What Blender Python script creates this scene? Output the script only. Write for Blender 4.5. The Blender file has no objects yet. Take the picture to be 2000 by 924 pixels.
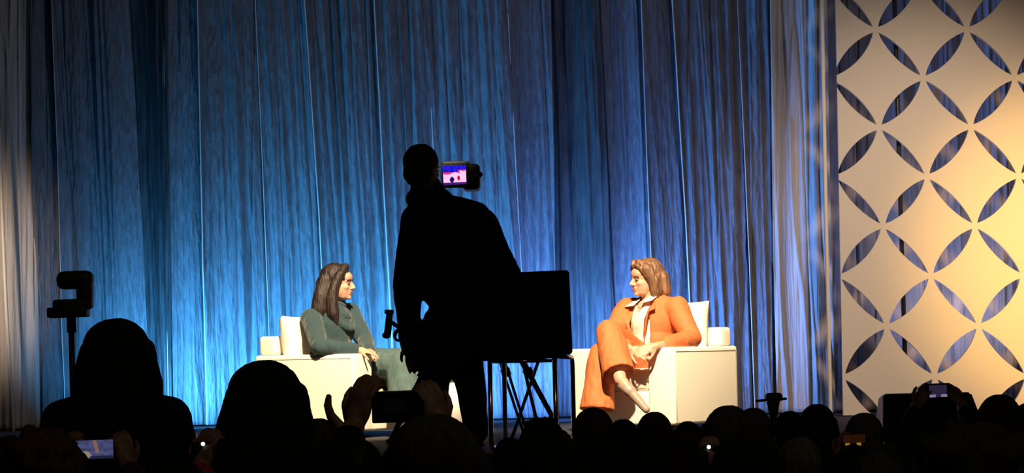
import bpy, bmesh, math, random
from mathutils import Vector, Matrix, noise
random.seed(7)
C = bpy.context.scene.collection
V = Vector

# ------------------------------------------------------------------ camera
F_PX, ZC, YH = 4480.0, 1.55, 690.0
PITCH = math.atan((YH - 462.0) / F_PX)
ROLL = math.radians(1.2)
cam_loc = V((0, 0, ZC))
fw = V((0, math.cos(PITCH), math.sin(PITCH)))
r0 = V((1, 0, 0)); u0 = r0.cross(fw)
rt = r0 * math.cos(ROLL) - u0 * math.sin(ROLL)
up = u0 * math.cos(ROLL) + r0 * math.sin(ROLL)
cd = bpy.data.cameras.new('camera'); cam = bpy.data.objects.new('camera', cd); C.objects.link(cam)
m3 = Matrix((rt, up, -fw)).transposed()
cam.matrix_world = Matrix.Translation(cam_loc) @ m3.to_4x4()
cd.sensor_fit = 'HORIZONTAL'; cd.sensor_width = 36; cd.lens = F_PX / 2000 * 36
cd.clip_start = 0.05; cd.clip_end = 200
bpy.context.scene.camera = cam

def W(px, py, Y):
    """the point of the hall that lies at depth Y behind photo pixel (px, py)"""
    d = fw + rt * ((px - 1000) / F_PX) + up * ((462 - py) / F_PX)
    return cam_loc + d * (Y / d.y)

# ------------------------------------------------------------------ view, world, lights
sc = bpy.context.scene
sc.view_settings.view_transform = 'Standard'; sc.view_settings.look = 'None'
sc.view_settings.gamma = 1; sc.view_settings.use_curve_mapping = False
sc.view_settings.exposure = 0.0
wd = bpy.data.worlds.new('hall_dark'); sc.world = wd; wd.use_nodes = True
wd.node_tree.nodes['Background'].inputs[0].default_value = (0.9, 0.8, 0.75, 1)
wd.node_tree.nodes['Background'].inputs[1].default_value = 0.004

def spot(name, loc, target, power, col, size_deg, blend=0.5, radius=0.1):
    l = bpy.data.lights.new(name, 'SPOT'); l.energy = power; l.color = col
    l.spot_size = math.radians(size_deg); l.spot_blend = blend; l.shadow_soft_size = radius
    o = bpy.data.objects.new(name, l); C.objects.link(o); o.location = loc
    o.rotation_euler = (V(target) - V(loc)).to_track_quat('-Z', 'Y').to_euler()
    return o
WARM = (1.0, 0.77, 0.50)
spot('key_light_left', (-0.1, 10.6, 6.6), (-1.12, 15.85, 1.55), 7600, WARM, 17, 0.6, 0.12)
spot('key_light_right', (0.5, 10.6, 6.6), (0.98, 15.8, 1.55), 7600, WARM, 17, 0.6, 0.12)
# blue uplights standing on the stage along the drape, all turned a little to the right
BLUE = (0.10, 0.31, 1.0); CYAN = (0.07, 0.43, 1.0)
for x, p, c in ((-3.5, 55, CYAN), (-3.2, 70, CYAN), (-2.85, 330, CYAN), (-2.3, 150, CYAN), (-1.7, 200, CYAN), (-1.05, 260, CYAN),
                 (-.4, 200, BLUE), (.2, 220, BLUE), (.7, 280, BLUE), (1.0, 180, BLUE)):
    spot('blue_uplight', (x, 18.12, 1.10), (x + .4, 19.0, 1.75), p, c, 125, 1.0, 0.04)
# warm washes of the lattice panel and the side drapes
spot('warm_wash', (4.9, 12.0, 2.2), (4.5, 18.0, 2.2), 1900, (1.0, 0.52, 0.10), 32, 1.0, 0.2)
spot('warm_wash', (3.6, 12.0, 6.0), (3.35, 18.2, 1.9), 1250, (1.0, 0.70, 0.47), 40, 1.0, 0.3)
spot('warm_wash', (-5.6, 14.0, 2.0), (-4.7, 19.0, 2.3), 1000, (1.0, 0.76, 0.55), 26, 1.0, 0.2)
spot('added_panel_fill', (3.6, 18.35, 1.1), (3.9, 19.1, 3.2), 90, (0.82, 0.76, 1.0), 120, 1.0, 0.1)  # added unseen spot behind the panel, brightens the drape in the leaf holes
# weak neutral light over the drape, from the right
spot('house_light', (3.5, 11, 6.9), (-.5, 19, 3.2), 300, (1.0, 0.86, 0.78), 60, 1.0, 0.2)
# dim house light above the audience
spot('house_light', (1.5, 3.0, 6.8), (0.2, 8.5, 1.0), 110, (1.0, 0.82, 0.55), 90, 1.0, 0.5)

# ------------------------------------------------------------------ materials
def mat(name, col, rough=0.6, bump=0.0, bscale=60.0, stretch=(1, 1, 1), var=0.0, sheen=0.0, metal=0.0, emit=None, spec=0.5, bdist=0.01):
    m = bpy.data.materials.new(name); m.use_nodes = True
    nt = m.node_tree; b = nt.nodes['Principled BSDF']
    b.inputs['Base Color'].default_value = (*col, 1); b.inputs['Roughness'].default_value = rough
    b.inputs['Metallic'].default_value = metal; b.inputs['Specular IOR Level'].default_value = spec
    if sheen: b.inputs['Sheen Weight'].default_value = sheen
    if emit:
        b.inputs['Emission Color'].default_value = (*emit[:3], 1); b.inputs['Emission Strength'].default_value = emit[3]
    if bump or var:
        tc = nt.nodes.new('ShaderNodeTexCoord'); mp = nt.nodes.new('ShaderNodeMapping'); nz = nt.nodes.new('ShaderNodeTexNoise')
        mp.inputs['Scale'].default_value = stretch; nz.inputs['Scale'].default_value = bscale; nz.inputs['Detail'].default_value = 5
        nt.links.new(tc.outputs['Object'], mp.inputs['Vector']); nt.links.new(mp.outputs[0], nz.inputs['Vector'])
        if bump:
            bp = nt.nodes.new('ShaderNodeBump'); bp.inputs['Strength'].default_value = bump; bp.inputs['Distance'].default_value = bdist
            nt.links.new(nz.outputs['Fac'], bp.inputs['Height']); nt.links.new(bp.outputs[0], b.inputs['Normal'])
        if var:
            cr = nt.nodes.new('ShaderNodeValToRGB')
            cr.color_ramp.elements[0].position = 0.3; cr.color_ramp.elements[1].position = 0.7
            cr.color_ramp.elements[0].color = (*[max(0, c * (1 - var)) for c in col], 1)
            cr.color_ramp.elements[1].color = (*[min(1, c * (1 + var)) for c in col], 1)
            nt.links.new(nz.outputs['Fac'], cr.inputs['Fac']); nt.links.new(cr.outputs[0], b.inputs['Base Color'])
    return m
M = {}
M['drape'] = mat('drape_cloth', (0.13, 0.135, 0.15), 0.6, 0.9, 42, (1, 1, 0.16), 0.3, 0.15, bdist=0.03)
M['drape_shaded'] = mat('shaded_drape_cloth', (0.045, 0.045, 0.048), 0.65, 0.8, 20, (1, 1, 0.16), 0.4, bdist=0.03)  # drape cloth with the shade of the recessed folds put into its colour
M['drape_pale'] = mat('pale_drape_cloth', (0.5, 0.46, 0.42), 0.6, 0.9, 16, (1, 1, 0.07), 0.2, 0.3, bdist=0.04)
M['drape_grey'] = mat('grey_drape_cloth', (0.24, 0.23, 0.26), 0.7, 0.4, 16, (1, 1, 0.1), 0.15)
M['hem'] = mat('drape_hem', (0.6, 0.57, 0.55), 0.5)
M['cord'] = mat('cream_cord', (0.95, 0.9, 0.8), 0.4)
M['floor'] = mat('hall_carpet', (0.03, 0.025, 0.03), 0.9, 0.3, 200, var=0.3)
M['stage'] = mat('stage_carpet', (0.03, 0.03, 0.035), 0.9, 0.3, 200, var=0.3)
M['wall'] = mat('hall_wall', (0.05, 0.045, 0.045), 0.9, 0.1, 40, var=0.1)
M['lattice'] = mat('lattice_board', (0.84, 0.8, 0.74), 0.6, 0.06, 60, var=0.02)
M['leather'] = mat('white_leather', (0.88, 0.81, 0.68), 0.42, 0.15, 240, var=0.02)
M['foot'] = mat('dark_feet', (0.02, 0.02, 0.02), 0.4)
M['black'] = mat('black_plastic', (0.008, 0.008, 0.01), 0.55)
M['blackfab'] = mat('black_fabric', (0.008, 0.008, 0.009), 0.95, 0.3, 120, spec=0.1)
M['chrome'] = mat('chrome', (0.75, 0.75, 0.77), 0.16, metal=1.0)
M['white'] = mat('white_lacquer', (0.85, 0.82, 0.76), 0.35)
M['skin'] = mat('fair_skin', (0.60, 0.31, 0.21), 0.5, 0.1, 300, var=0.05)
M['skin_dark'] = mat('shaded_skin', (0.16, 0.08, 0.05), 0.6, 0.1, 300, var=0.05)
M['lip'] = mat('lips', (0.5, 0.13, 0.11), 0.4)
M['eye'] = mat('eye_dark', (0.05, 0.03, 0.02), 0.3)
M['eyewhite'] = mat('eye_white', (0.22, 0.16, 0.13), 0.4)
hs = (1, 1, 0.08)
M['hair_brown'] = mat('dark_brown_hair', (0.018, 0.008, 0.006), 0.55, 0.8, 90, hs, 0.5)
M['hair_blond'] = mat('ash_blond_hair', (0.17, 0.085, 0.045), 0.42, 0.8, 80, hs, 0.55)
M['teal'] = mat('teal_knit', (0.017, 0.045, 0.052), 0.85, 0.5, 90, var=0.15, sheen=0.2)
M['teal_trouser'] = mat('grey_green_trousers', (0.06, 0.105, 0.10), 0.85, 0.4, 30, (1, 1, .3), var=0.15)
M['orange'] = mat('orange_suiting', (0.56, 0.14, 0.04), 0.75, 0.3, 25, (1, 1, .5), var=0.07)
M['cream'] = mat('cream_shirt', (0.85, 0.77, 0.62), 0.6, 0.3, 30)
M['shoe'] = mat('taupe_shoe', (0.34, 0.25, 0.2), 0.4)
M['gold'] = mat('gold', (0.8, 0.5, 0.2), 0.25, metal=1)

AH = {}   # audience tones (all real dark colours)
for n, c in {'black': (.007, .006, .006), 'brown': (.030, .017, .010), 'umber': (.05, .026, .013), 'olive': (.034, .03, .015), 'grey': (.05, .047, .045), 'ash': (.075, .07, .045)}.items():
    AH[n] = mat(n + '_hair', c, 0.85, 0.9, 70, hs, 0.5, spec=0.15)
AC = {}
for n, c in {'black': (.006, .006, .007), 'navy': (.008, .01, .022), 'maroon': (.20, .03, .035), 'charcoal': (.018, .018, .02), 'brown': (.03, .018, .012), 'plum': (.03, .015, .02)}.items():
    AC[n] = mat(n + '_cloth', c, 0.95, 0.4, 60, var=0.2, spec=0.1)

# ------------------------------------------------------------------ helpers
def tag(o, label=None, cat=None, group=None, kind=None):
    if label: o['label'] = label
    if cat: o['category'] = cat
    if group: o['group'] = group
    if kind: o['kind'] = kind
    return o
def empty(name, loc, label, cat, group=None, rotz=0.0):
    o = bpy.data.objects.new(name, None); C.objects.link(o); o.location = loc; o.rotation_euler = (0, 0, rotz)
    o.empty_display_size = 0.1
    return tag(o, label, cat, group)
def obj(name, bm, m, parent=None, smooth=True, world=False):
    if isinstance(bm, bpy.types.Mesh): me = bm
    else:
        bmesh.ops.recalc_face_normals(bm, faces=bm.faces)
        me = bpy.data.meshes.new(name); bm.to_mesh(me); bm.free()
    me.name = name
    if m and not me.materials: me.materials.append(m)
    if smooth:
        for p in me.polygons: p.use_smooth = True
    o = bpy.data.objects.new(name, me); C.objects.link(o)
    if parent:
        o.parent = parent
        if world:   # geometry was written in hall coordinates
            bpy.context.view_layer.update()
            o.matrix_parent_inverse = parent.matrix_world.inverted()
    return o
def tinyload(me, angle=35):
    pass
def box(bm, c, s, rot=None, bev=0.0, seg=3):
    r = bmesh.ops.create_cube(bm, size=1.0); vs = r['verts']
    bmesh.ops.scale(bm, vec=s, verts=vs)
    if bev > 0:
        es = list({e for v in vs for e in v.link_edges})
        rr = bmesh.ops.bevel(bm, geom=es, offset=bev, segments=seg, profile=0.5, affect='EDGES')
        vs = list({v for f in rr['faces'] for v in f.verts} | {v for v in vs if v.is_valid})
    if rot is not None: bmesh.ops.transform(bm, matrix=rot.to_4x4(), verts=vs)
    bmesh.ops.translate(bm, vec=c, verts=vs)
    return vs
def ell(bm, c, r, rot=None, seg=20, rings=14):
    vs = bmesh.ops.create_uvsphere(bm, u_segments=seg, v_segments=rings, radius=1.0)['verts']
    bmesh.ops.scale(bm, vec=r if hasattr(r, '__len__') else (r, r, r), verts=vs)
    if rot is not None: bmesh.ops.transform(bm, matrix=rot.to_4x4(), verts=vs)
    bmesh.ops.translate(bm, vec=c, verts=vs)
def cyl(bm, a, b, r1, r2=None, seg=16, caps=True):
    a = V(a); b = V(b); d = b - a
    if r2 is None: r2 = r1
    q = d.to_track_quat('Z', 'Y').to_matrix().to_4x4()
    vs = bmesh.ops.create_cone(bm, cap_ends=caps, segments=seg, radius1=r1, radius2=r2, depth=d.length)['verts']
    bmesh.ops.transform(bm, matrix=Matrix.Translation((a + b) / 2) @ q, verts=vs)
def cap(bm, a, b, r1, r2=None, seg=16, ends=(1, 1)):
    if r2 is None: r2 = r1
    cyl(bm, a, b, r1, r2, seg)
    if ends[0]: ell(bm, a, r1, seg=seg, rings=10)
    if ends[1]: ell(bm, b, r2, seg=seg, rings=10)
def chain(bm, pts, rs, seg=16):
    for i in range(len(pts) - 1): cap(bm, pts[i], pts[i + 1], rs[i], rs[i + 1], seg)
def tube(bm, pts, r, seg=10, closed=False):
    pts = [V(p) for p in pts]; n = len(pts); rings = []; side = None
    for i, p in enumerate(pts):
        if closed: t = pts[(i + 1) % n] - pts[i - 1]
        else: t = pts[min(i + 1, n - 1)] - pts[max(i - 1, 0)]
        t = t.normalized()
        if side is None: side = t.orthogonal().normalized()
        side = (side - t * side.dot(t)).normalized(); q = Matrix((side, t.cross(side), t)).transposed()
        rings.append([bm.verts.new(p + q @ V((math.cos(a) * r, math.sin(a) * r, 0))) for a in [2 * math.pi * k / seg for k in range(seg)]])
    for i in range(n if closed else n - 1):
        A = rings[i]; B = rings[(i + 1) % n]
        for k in range(seg): bm.faces.new((A[k], A[(k + 1) % seg], B[(k + 1) % seg], B[k]))
    if not closed:
        bm.faces.new(rings[0]); bm.faces.new(rings[-1])
def rounded_path(pts, rad, n=6):
    """polyline with rounded corners"""
    pts = [V(p) for p in pts]; out = [pts[0]]
    for i in range(1, len(pts) - 1):
        a, b, c = pts[i - 1], pts[i], pts[i + 1]
        r = min(rad, (a - b).length / 2, (c - b).length / 2)
        p = b + (a - b).normalized() * r; q = b + (c - b).normalized() * r
        for k in range(n + 1):
            t = k / n; out.append(p * (1 - t) ** 2 + b * 2 * t * (1 - t) + q * t * t)
    out.append(pts[-1]); return out
def remesh(bm, voxel, smooth=3, fac=0.5, wrinkle=0.0, wscale=12.0, wst=(1, 1, .6), cut=None, solid=0.0):
    me = bpy.data.meshes.new('tmp'); bm.to_mesh(me); bm.free()
    o = bpy.data.objects.new('tmp', me); C.objects.link(o)
    r = o.modifiers.new('r', 'REMESH'); r.mode = 'VOXEL'; r.voxel_size = voxel
    if smooth:
        s = o.modifiers.new('s', 'SMOOTH'); s.iterations = smooth; s.factor = fac
    dg = bpy.context.evaluated_depsgraph_get(); dg.update()
    out = bpy.data.meshes.new_from_object(o.evaluated_get(dg))
    bpy.data.objects.remove(o); bpy.data.meshes.remove(me)
    if wrinkle or cut:
        b = bmesh.new(); b.from_mesh(out); b.normal_update()
        if wrinkle:
            for v in b.verts:
                p = V((v.co.x * wst[0], v.co.y * wst[1], v.co.z * wst[2])) * wscale
                w = noise.noise(p + V((3, 1, 7))) * 0.6 + (0.5 - abs(noise.noise(p * 1.9))) * 0.6
                v.co += v.normal * wrinkle * w
        if cut:
            kill = [v for v in b.verts if cut(v.co)]
            bmesh.ops.delete(b, geom=kill, context='VERTS')
        if solid:
            bmesh.ops.solidify(b, geom=b.faces[:], thickness=-solid)
        b.to_mesh(out); b.free()
    for p in out.polygons: p.use_smooth = True
    return out
def xform_mesh(me, mtx):
    me.transform(mtx); return me

# ------------------------------------------------------------------ the room
STZ = 1.0
def slab(name, c, s, m):
    b = bmesh.new(); box(b, c, s); o = obj(name, b, m, smooth=False); tag(o, kind='structure'); return o
slab('floor', (0, 9, -0.1), (24, 26, 0.2), M['floor'])
slab('ceiling', (0, 9, 7.6), (24, 26, 0.2), M['wall'])
slab('wall_back', (0, 22.1, 3.75), (24, 0.2, 7.5), M['wall'])
slab('wall_left', (-12.1, 9, 3.75), (0.2, 26, 7.5), M['wall'])
slab('wall_right', (12.1, 9, 3.75), (0.2, 26, 7.5), M['wall'])
slab('wall_front', (0, -4.1, 3.75), (24, 0.2, 7.5), M['wall'])
b = bmesh.new(); box(b, (0, 16.9, STZ / 2), (16, 8.4, STZ), bev=0.01, seg=1)
tag(obj('stage', b, M['stage'], smooth=False), 'dark low stage platform the armchairs and the backdrop stand on', 'stage', kind='structure')

# ------------------------------------------------------------------ drapes
YD = 19.0
def interp(poly, z):
    # poly: list of (x, z) descending z
    for (x1, z1), (x2, z2) in zip(poly, poly[1:]):
        if z >= z2 or (x2, z2) == poly[-1]:
            t = (z1 - z) / (z1 - z2); return x1 + (x2 - x1) * t
def edge(pxs):
    pts = [W(px, py, YD) for px, py in pxs]
    return [(p.x, p.z) for p in pts]
def make_drape(name, L, R, m, label, seed, back=0.0, yaw=0.0, hemr=0.007, amp=0.05, group=None, flare=0.0, hem=True, freq=1.0):
    eL, eR = edge(L), edge(R)
    ztop, zbot = 5.3, STZ + 0.015
    xm = (interp(eL, 3) + interp(eR, 3)) / 2; wid = interp(eR, 3) - interp(eL, 3)
    root = empty(name, (xm, YD + back, zbot), label, 'curtain', group)
    nx = max(24, int(wid / 0.006)); nz = 90
    bm = bmesh.new(); grid = []
    hemline = []
    for j in range(nz + 1):
        z = ztop + (zbot - ztop) * j / nz
        a, c = interp(eL, z), interp(eR, z); a -= 0.015; c += 0.02
        down = 1 - (z - zbot) / (ztop - zbot)
        row = []
        for i in range(nx + 1):
            t = i / nx; x = a + (c - a) * t
            s = (x - (a + c) / 2) + wid / 2      # sideways place in the cloth, leaning with its edges
            q = s * freq
            n1 = noise.noise(V((q * 5.5, z * 0.14, seed * 3.1)))
            n2 = noise.noise(V((q * 12 + n1 * 1.2, z * 0.3, seed * 5.7 + 9)))
            n3 = noise.noise(V((q * 34 + n2, z * 1.1, seed * 2.3 + 20)))
            n4 = noise.noise(V((q * 80, z * 5.0, seed + 40)))
            d = amp * (1.6 * n1 + (1 - abs(n2) * 2.4) * 0.6 + 0.20 * n3) + 0.0035 * n4
            n5 = noise.noise(V((q * 9 + 7, z * 0.22, seed * 4.1 + 60))); n6 = noise.noise(V((q * 6 + 3, z * 0.18, seed * 1.7 + 80)))
            d += 0.020 * max(0.0, 1 - abs(n5) * 11) ** 1.5 - 0.030 * max(0.0, 1 - abs(n6) * 10) ** 1.5
            d += yaw * (t - 0.5) * wid
            e = max(0.0, 1 - t * wid / 0.03)   # rolled left edge stands forward
            y = YD + back - d - 0.02 * e
            row.append(bm.verts.new((x - xm, y - YD - back, z - zbot)))
            if i == 0: hemline.append(V((x - xm, y - YD - back - 0.006, z - zbot)))
        grid.append(row)
    for j in range(nz):
        for i in range(nx): bm.faces.new((grid[j][i], grid[j + 1][i], grid[j + 1][i + 1], grid[j][i + 1]))
    cl = obj('cloth', bm, m, root)
    sm = cl.modifiers.new('thick', 'SOLIDIFY'); sm.thickness = 0.002
    if hem:
        hb = bmesh.new(); tube(hb, hemline, hemr, 8); obj('hem', hb, M['hem'], root)
    return root
E = {   # panel edges read down the photo
 0: [(60, -60), (64, 0), (70, 330), (76, 860)],
 1: [(104, -60), (107, 0), (118, 300), (135, 860)],
 2: [(238, -60), (243, 0), (268, 400), (290, 860)],
 3: [(324, -60), (326, 0), (329, 400), (336, 860)],
 4: [(391, -60), (393, 0), (399, 300), (412, 860)],
 5: [(497, -60), (502, 0), (520, 400), (536, 860)],
 6: [(595, -60), (600, 0), (628, 420), (650, 860)],
 7: [(731, -60), (735, 0), (752, 330), (780, 860)],
 8: [(830, -60), (834, 0), (850, 300), (876, 860)],
 9: [(990, -60), (994, 0), (1015, 400), (1040, 860)],
 10: [(1069, -60), (1071, 0), (1077, 300), (1083, 860)],
 11: [(1162, -60), (1165, 0), (1184, 400), (1205, 860)],
 12: [(1250, -60), (1254, 0), (1269, 400), (1290, 860)],
 13: [(1311, -60), (1315, 0), (1341, 420), (1362, 860)],
 14: [(1441, -60), (1444, 0), (1462, 420), (1480, 860)],
 15: [(1504, -60), (1505, 0), (1510, 420), (1520, 860)],
 16: [(1606, -60), (1608, 0), (1615, 420), (1628, 860)],
 17: [(1700, -60), (1704, 0), (1712, 420), (1728, 860)],
}
G1 = 'blue-lit pleated drapes of the backdrop'
panels = [(0, 1, 'narrow dark blue curtain bordering the beige left side drape', 0, -.3),
 (1, 2, 'blue curtain behind the camera on the pole at left', .0, -.2),
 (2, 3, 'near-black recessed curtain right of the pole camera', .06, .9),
 (3, 4, 'narrow greyish blue curtain rising above the long-haired head at left', .0, .1),
 (4, 5, 'blue curtain with the brightest uplight glow at its foot', -.02, -.2),
 (5, 6, 'blue curtain directly behind the back of the left armchair', 0, .1),
 (6, 7, 'blue curtain directly behind the woman in teal', -.01, -.2),
 (7, 8, 'bright blue curtain touching the left shoulder of the standing cameraman', 0, -.2),
 (8, 9, 'blue curtain behind the video camera and its lit screen', .02, .1),
 (9, 10, 'narrow blue curtain above the black chair, ending at a dark seam', .0, .1),
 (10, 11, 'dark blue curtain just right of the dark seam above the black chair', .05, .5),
 (11, 12, 'grey-blue curtain above the crossed knee of the woman in orange', .02, .3),
 (12, 13, 'narrow blue curtain directly behind the head of the woman in orange', -.01, -.2),
 (13, 14, 'blue curtain above the white cushion of the right armchair', 0, -.1),
 (14, 15, 'deep blue curtain bordering the pale grey drape at right', .01, .2)]
for i, (a, c, lab, back, yaw) in enumerate(panels):
    make_drape('curtain', E[a], E[c], M['drape_shaded'] if a in (2, 10) else M['drape'], lab, i + 1, back, yaw, hemr=(0.004 if a in (0, 1, 3, 5, 9, 12, 14) else 0.0055), group=G1, hem=a not in (0,))
make_drape('curtain', [(-90, -60), (-88, 0), (-86, 330), (-80, 860)], E[0], M['drape_pale'], 'beige drape at the far left edge of the backdrop', 31, -.06, 0, amp=0.03, hem=False)
make_drape('curtain', E[15], E[16], M['drape_pale'], 'pale grey drape between the blue backdrop and the lattice panel', 32, -.06, 0, amp=0.022, hem=False)
make_drape('curtain', E[16], [(2150, -60), (2150, 0), (2150, 420), (2150, 860)], M['drape_grey'], 'grey drape seen through the leaf-shaped holes of the lattice panel', 33, .15, 0, amp=0.018, hem=False)
# cream cord at far left, upright at the right
b = bmesh.new(); tube(b, [W(x, y, 18.7) for x, y in ((-14, 0), (-3, 250), (2, 360), (12, 600), (27, 862))], 0.015, 10)
tag(obj('drape_cord', b, M['cord']), 'cream vertical cord hanging down the beige drape at far left', 'cord')
b = bmesh.new(); tube(b, [W(x, y, 17.85) for x, y in ((1603, -60), (1606, 60), (1613, 420), (1622, 800), (1625, 858))], 0.016, 12)
tag(obj('upright_pole', b, M['cord']), 'thin cream upright pole beside the left edge of the lattice panel', 'pole')

# ------------------------------------------------------------------ lattice panel
YL = 18.0
def lattice():
    bm = bmesh.new()
    def node(i, j):     # half-step indices; (i+j) even are nodes
        p0 = W(1710, 58, YL); ex = (W(1801.5, 536 + 0, YL) - W(1711.5, 536, YL)); 
        x = 1714 + i * 89.5; y = 58
        base = W(1710, 58, YL)
        dz = -0.3855; dx = 0.3605
        return V((base.x + i * dx + j * 0.0035, YL, base.z + j * dz * (1 + 0.004 * j * 0.5) - i * 0.006))
    cache = {}
    def vert(key, co):
        if key not in cache: cache[key] = bm.verts.new(co)
        return cache[key]
    def edge_pts(a, bkey, side, A, B, kind):
        # arc of leaf hole on the edge from node A to B, bulging towards 'side'
        d = B - A; L = d.length; n = V((-d.z, 0, d.x)).normalized()
        if n.dot(side - (A + B) / 2) < 0: n = -n
        hw = 0.058 if kind == '/' else 0.042
        t0 = 0.055; out = []
        N = 14
        for k in range(N + 1):
            s = k / N; t = t0 + (1 - 2 * t0) * s
            out.append((A + d * t) + n * hw * (4 * s * (1 - s)) ** 0.9)
        return out
    for i in range(-2, 8):
        for j in range(-3, 10):
            if (i + j) % 2 == 0: continue   # cell centres
            N4 = [(i, j - 1), (i + 1, j), (i, j + 1), (i - 1, j)]
            cen = sum((node(*n) for n in N4), V((0, 0, 0))) / 4
            loop = []
            for k in range(4):
                na, nb = N4[k], N4[(k + 1) % 4]
                A, B = node(*na), node(*nb)
                kind = '/' if (nb[0] - na[0]) * (nb[1] - na[1]) < 0 else '\\'
                loop.append(vert(('n', na), A))
                pts = edge_pts(na, nb, cen, A, B, kind)
                lo = min(na, nb)
                ek = (min(na, nb), max(na, nb))
                for q, p in enumerate(pts):
                    if q in (0, len(pts) - 1):
                        near = na if q == 0 else nb
                        loop.append(vert(('t', ek, near), p))
                    else: loop.append(bm.verts.new(p))
            bm.faces.new(loop)
    # trim
    def bis(co, no):
        g = bm.verts[:] + bm.edges[:] + bm.faces[:]
        bmesh.ops.bisect_plane(bm, geom=g, plane_co=co, plane_no=no, clear_outer=True)
    lx = W(1628, 58, YL).x
    bis((lx, YL, 2), (-1, 0, 0.01)); bis((lx + 2.15, YL, 2), (1, 0, 0))
    bis((lx, YL, STZ + 0.01), (0, 0, -1)); bis((lx, YL, 5.2), (0, 0, 1))
    bmesh.ops.triangulate(bm, faces=bm.faces[:])
    r = bmesh.ops.extrude_face_region(bm, geom=bm.faces[:])
    bmesh.ops.translate(bm, vec=(0, 0.035, 0), verts=[v for v in r['geom'] if isinstance(v, bmesh.types.BMVert)])
    return bm, lx
bm, lx = lattice()
root = empty('lattice_panel', (lx + 1.07, YL, STZ), 'tall cream lattice panel with leaf-shaped cut-outs at the right of the stage', 'decorative panel')
obj('lattice_board', bm, M['lattice'], root, smooth=False, world=True)
for x in (lx + 0.5, lx + 1.6):
    b = bmesh.new(); cyl(b, (x, YL + 0.075, STZ + .01), (x, YL + 0.075, 5.1), 0.018); box(b, (x, YL + .12, STZ + .012), (.4, .3, .02), bev=.004)
    obj('support_post', b, M['foot'], root, world=True)

# ------------------------------------------------------------------ armchairs
def soft_box(b, c, s, bev, rot=None, puff=0.0):
    bb = bmesh.new(); box(bb, (0, 0, 0), s, bev=bev, seg=5)
    if puff:
        bmesh.ops.subdivide_edges(bb, edges=[e for e in bb.edges if e.calc_length() > 0.12], cuts=5, use_grid_fill=True)
        for v in bb.verts:
            k = 1
            for a in range(3): k *= 1 - min(1, abs(v.co[a]) / (s[a] / 2)) ** 2 if a != 2 else 1
            v.co.z += math.copysign(puff * k, v.co.z)
    mt = Matrix.Translation(c) @ (rot.to_4x4() if rot is not None else Matrix())
    bmesh.ops.transform(bb, matrix=mt, verts=bb.verts)
    me = bpy.data.meshes.new('t'); bb.to_mesh(me); bb.free(); b.from_mesh(me); bpy.data.meshes.remove(me)
def armchair(loc, rotz, label):
    """front towards local -Y"""
    w, d = 0.85, 0.85
    t = empty('armchair', loc, label, 'armchair', 'white armchairs on the stage', rotz)
    for s in (-1, 1):
        b = bmesh.new(); soft_box(b, (s * (w / 2 - 0.105), 0, 0.045 + 0.2625), (0.21, d, 0.525), 0.022)
        a = obj('arm', b, M['leather'], t)
        b = bmesh.new()
        pts = [(s * (w / 2 + .001), -d / 2 + .03, .08), (s * (w / 2 + .001), -d / 2 + .03, .54), (s * (w / 2 + .001), d / 2 - .03, .54), (s * (w / 2 + .001), d / 2 - .03, .08)]
        tube(b, pts, 0.0025, 6); obj('piping', b, M['leather'], a)
    b = bmesh.new(); soft_box(b, (0, -0.0, 0.045 + 0.115), (w - 0.43, d - 0.04, 0.23), 0.02); obj('base', b, M['leather'], t)
    b = bmesh.new(); soft_box(b, (0, -0.075, 0.35), (w - 0.435, d - 0.19, 0.15), 0.04, puff=0.012); obj('seat_cushion', b, M['leather'], t)
    b = bmesh.new(); soft_box(b, (0, d / 2 - 0.085, 0.045 + 0.26), (w - 0.43, 0.16, 0.52), 0.02); soft_box(b, (0, d / 2 - 0.072, 0.571 + 0.065), (w - .09, 0.14, 0.13), 0.025); obj('backrest', b, M['leather'], t)
    for sx in (-1, 1):
        for sy in (-1, 1):
            b = bmesh.new(); cyl(b, (sx * .36, sy * .36, 0), (sx * .36, sy * .36, .05), 0.02, 0.026); obj('foot', b, M['foot'], t)
    return t
def place_local(t, p):
    return Matrix.Translation(t.location) @ Matrix.Rotation(t.rotation_euler.z, 4, 'Z') @ V(p)
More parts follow.
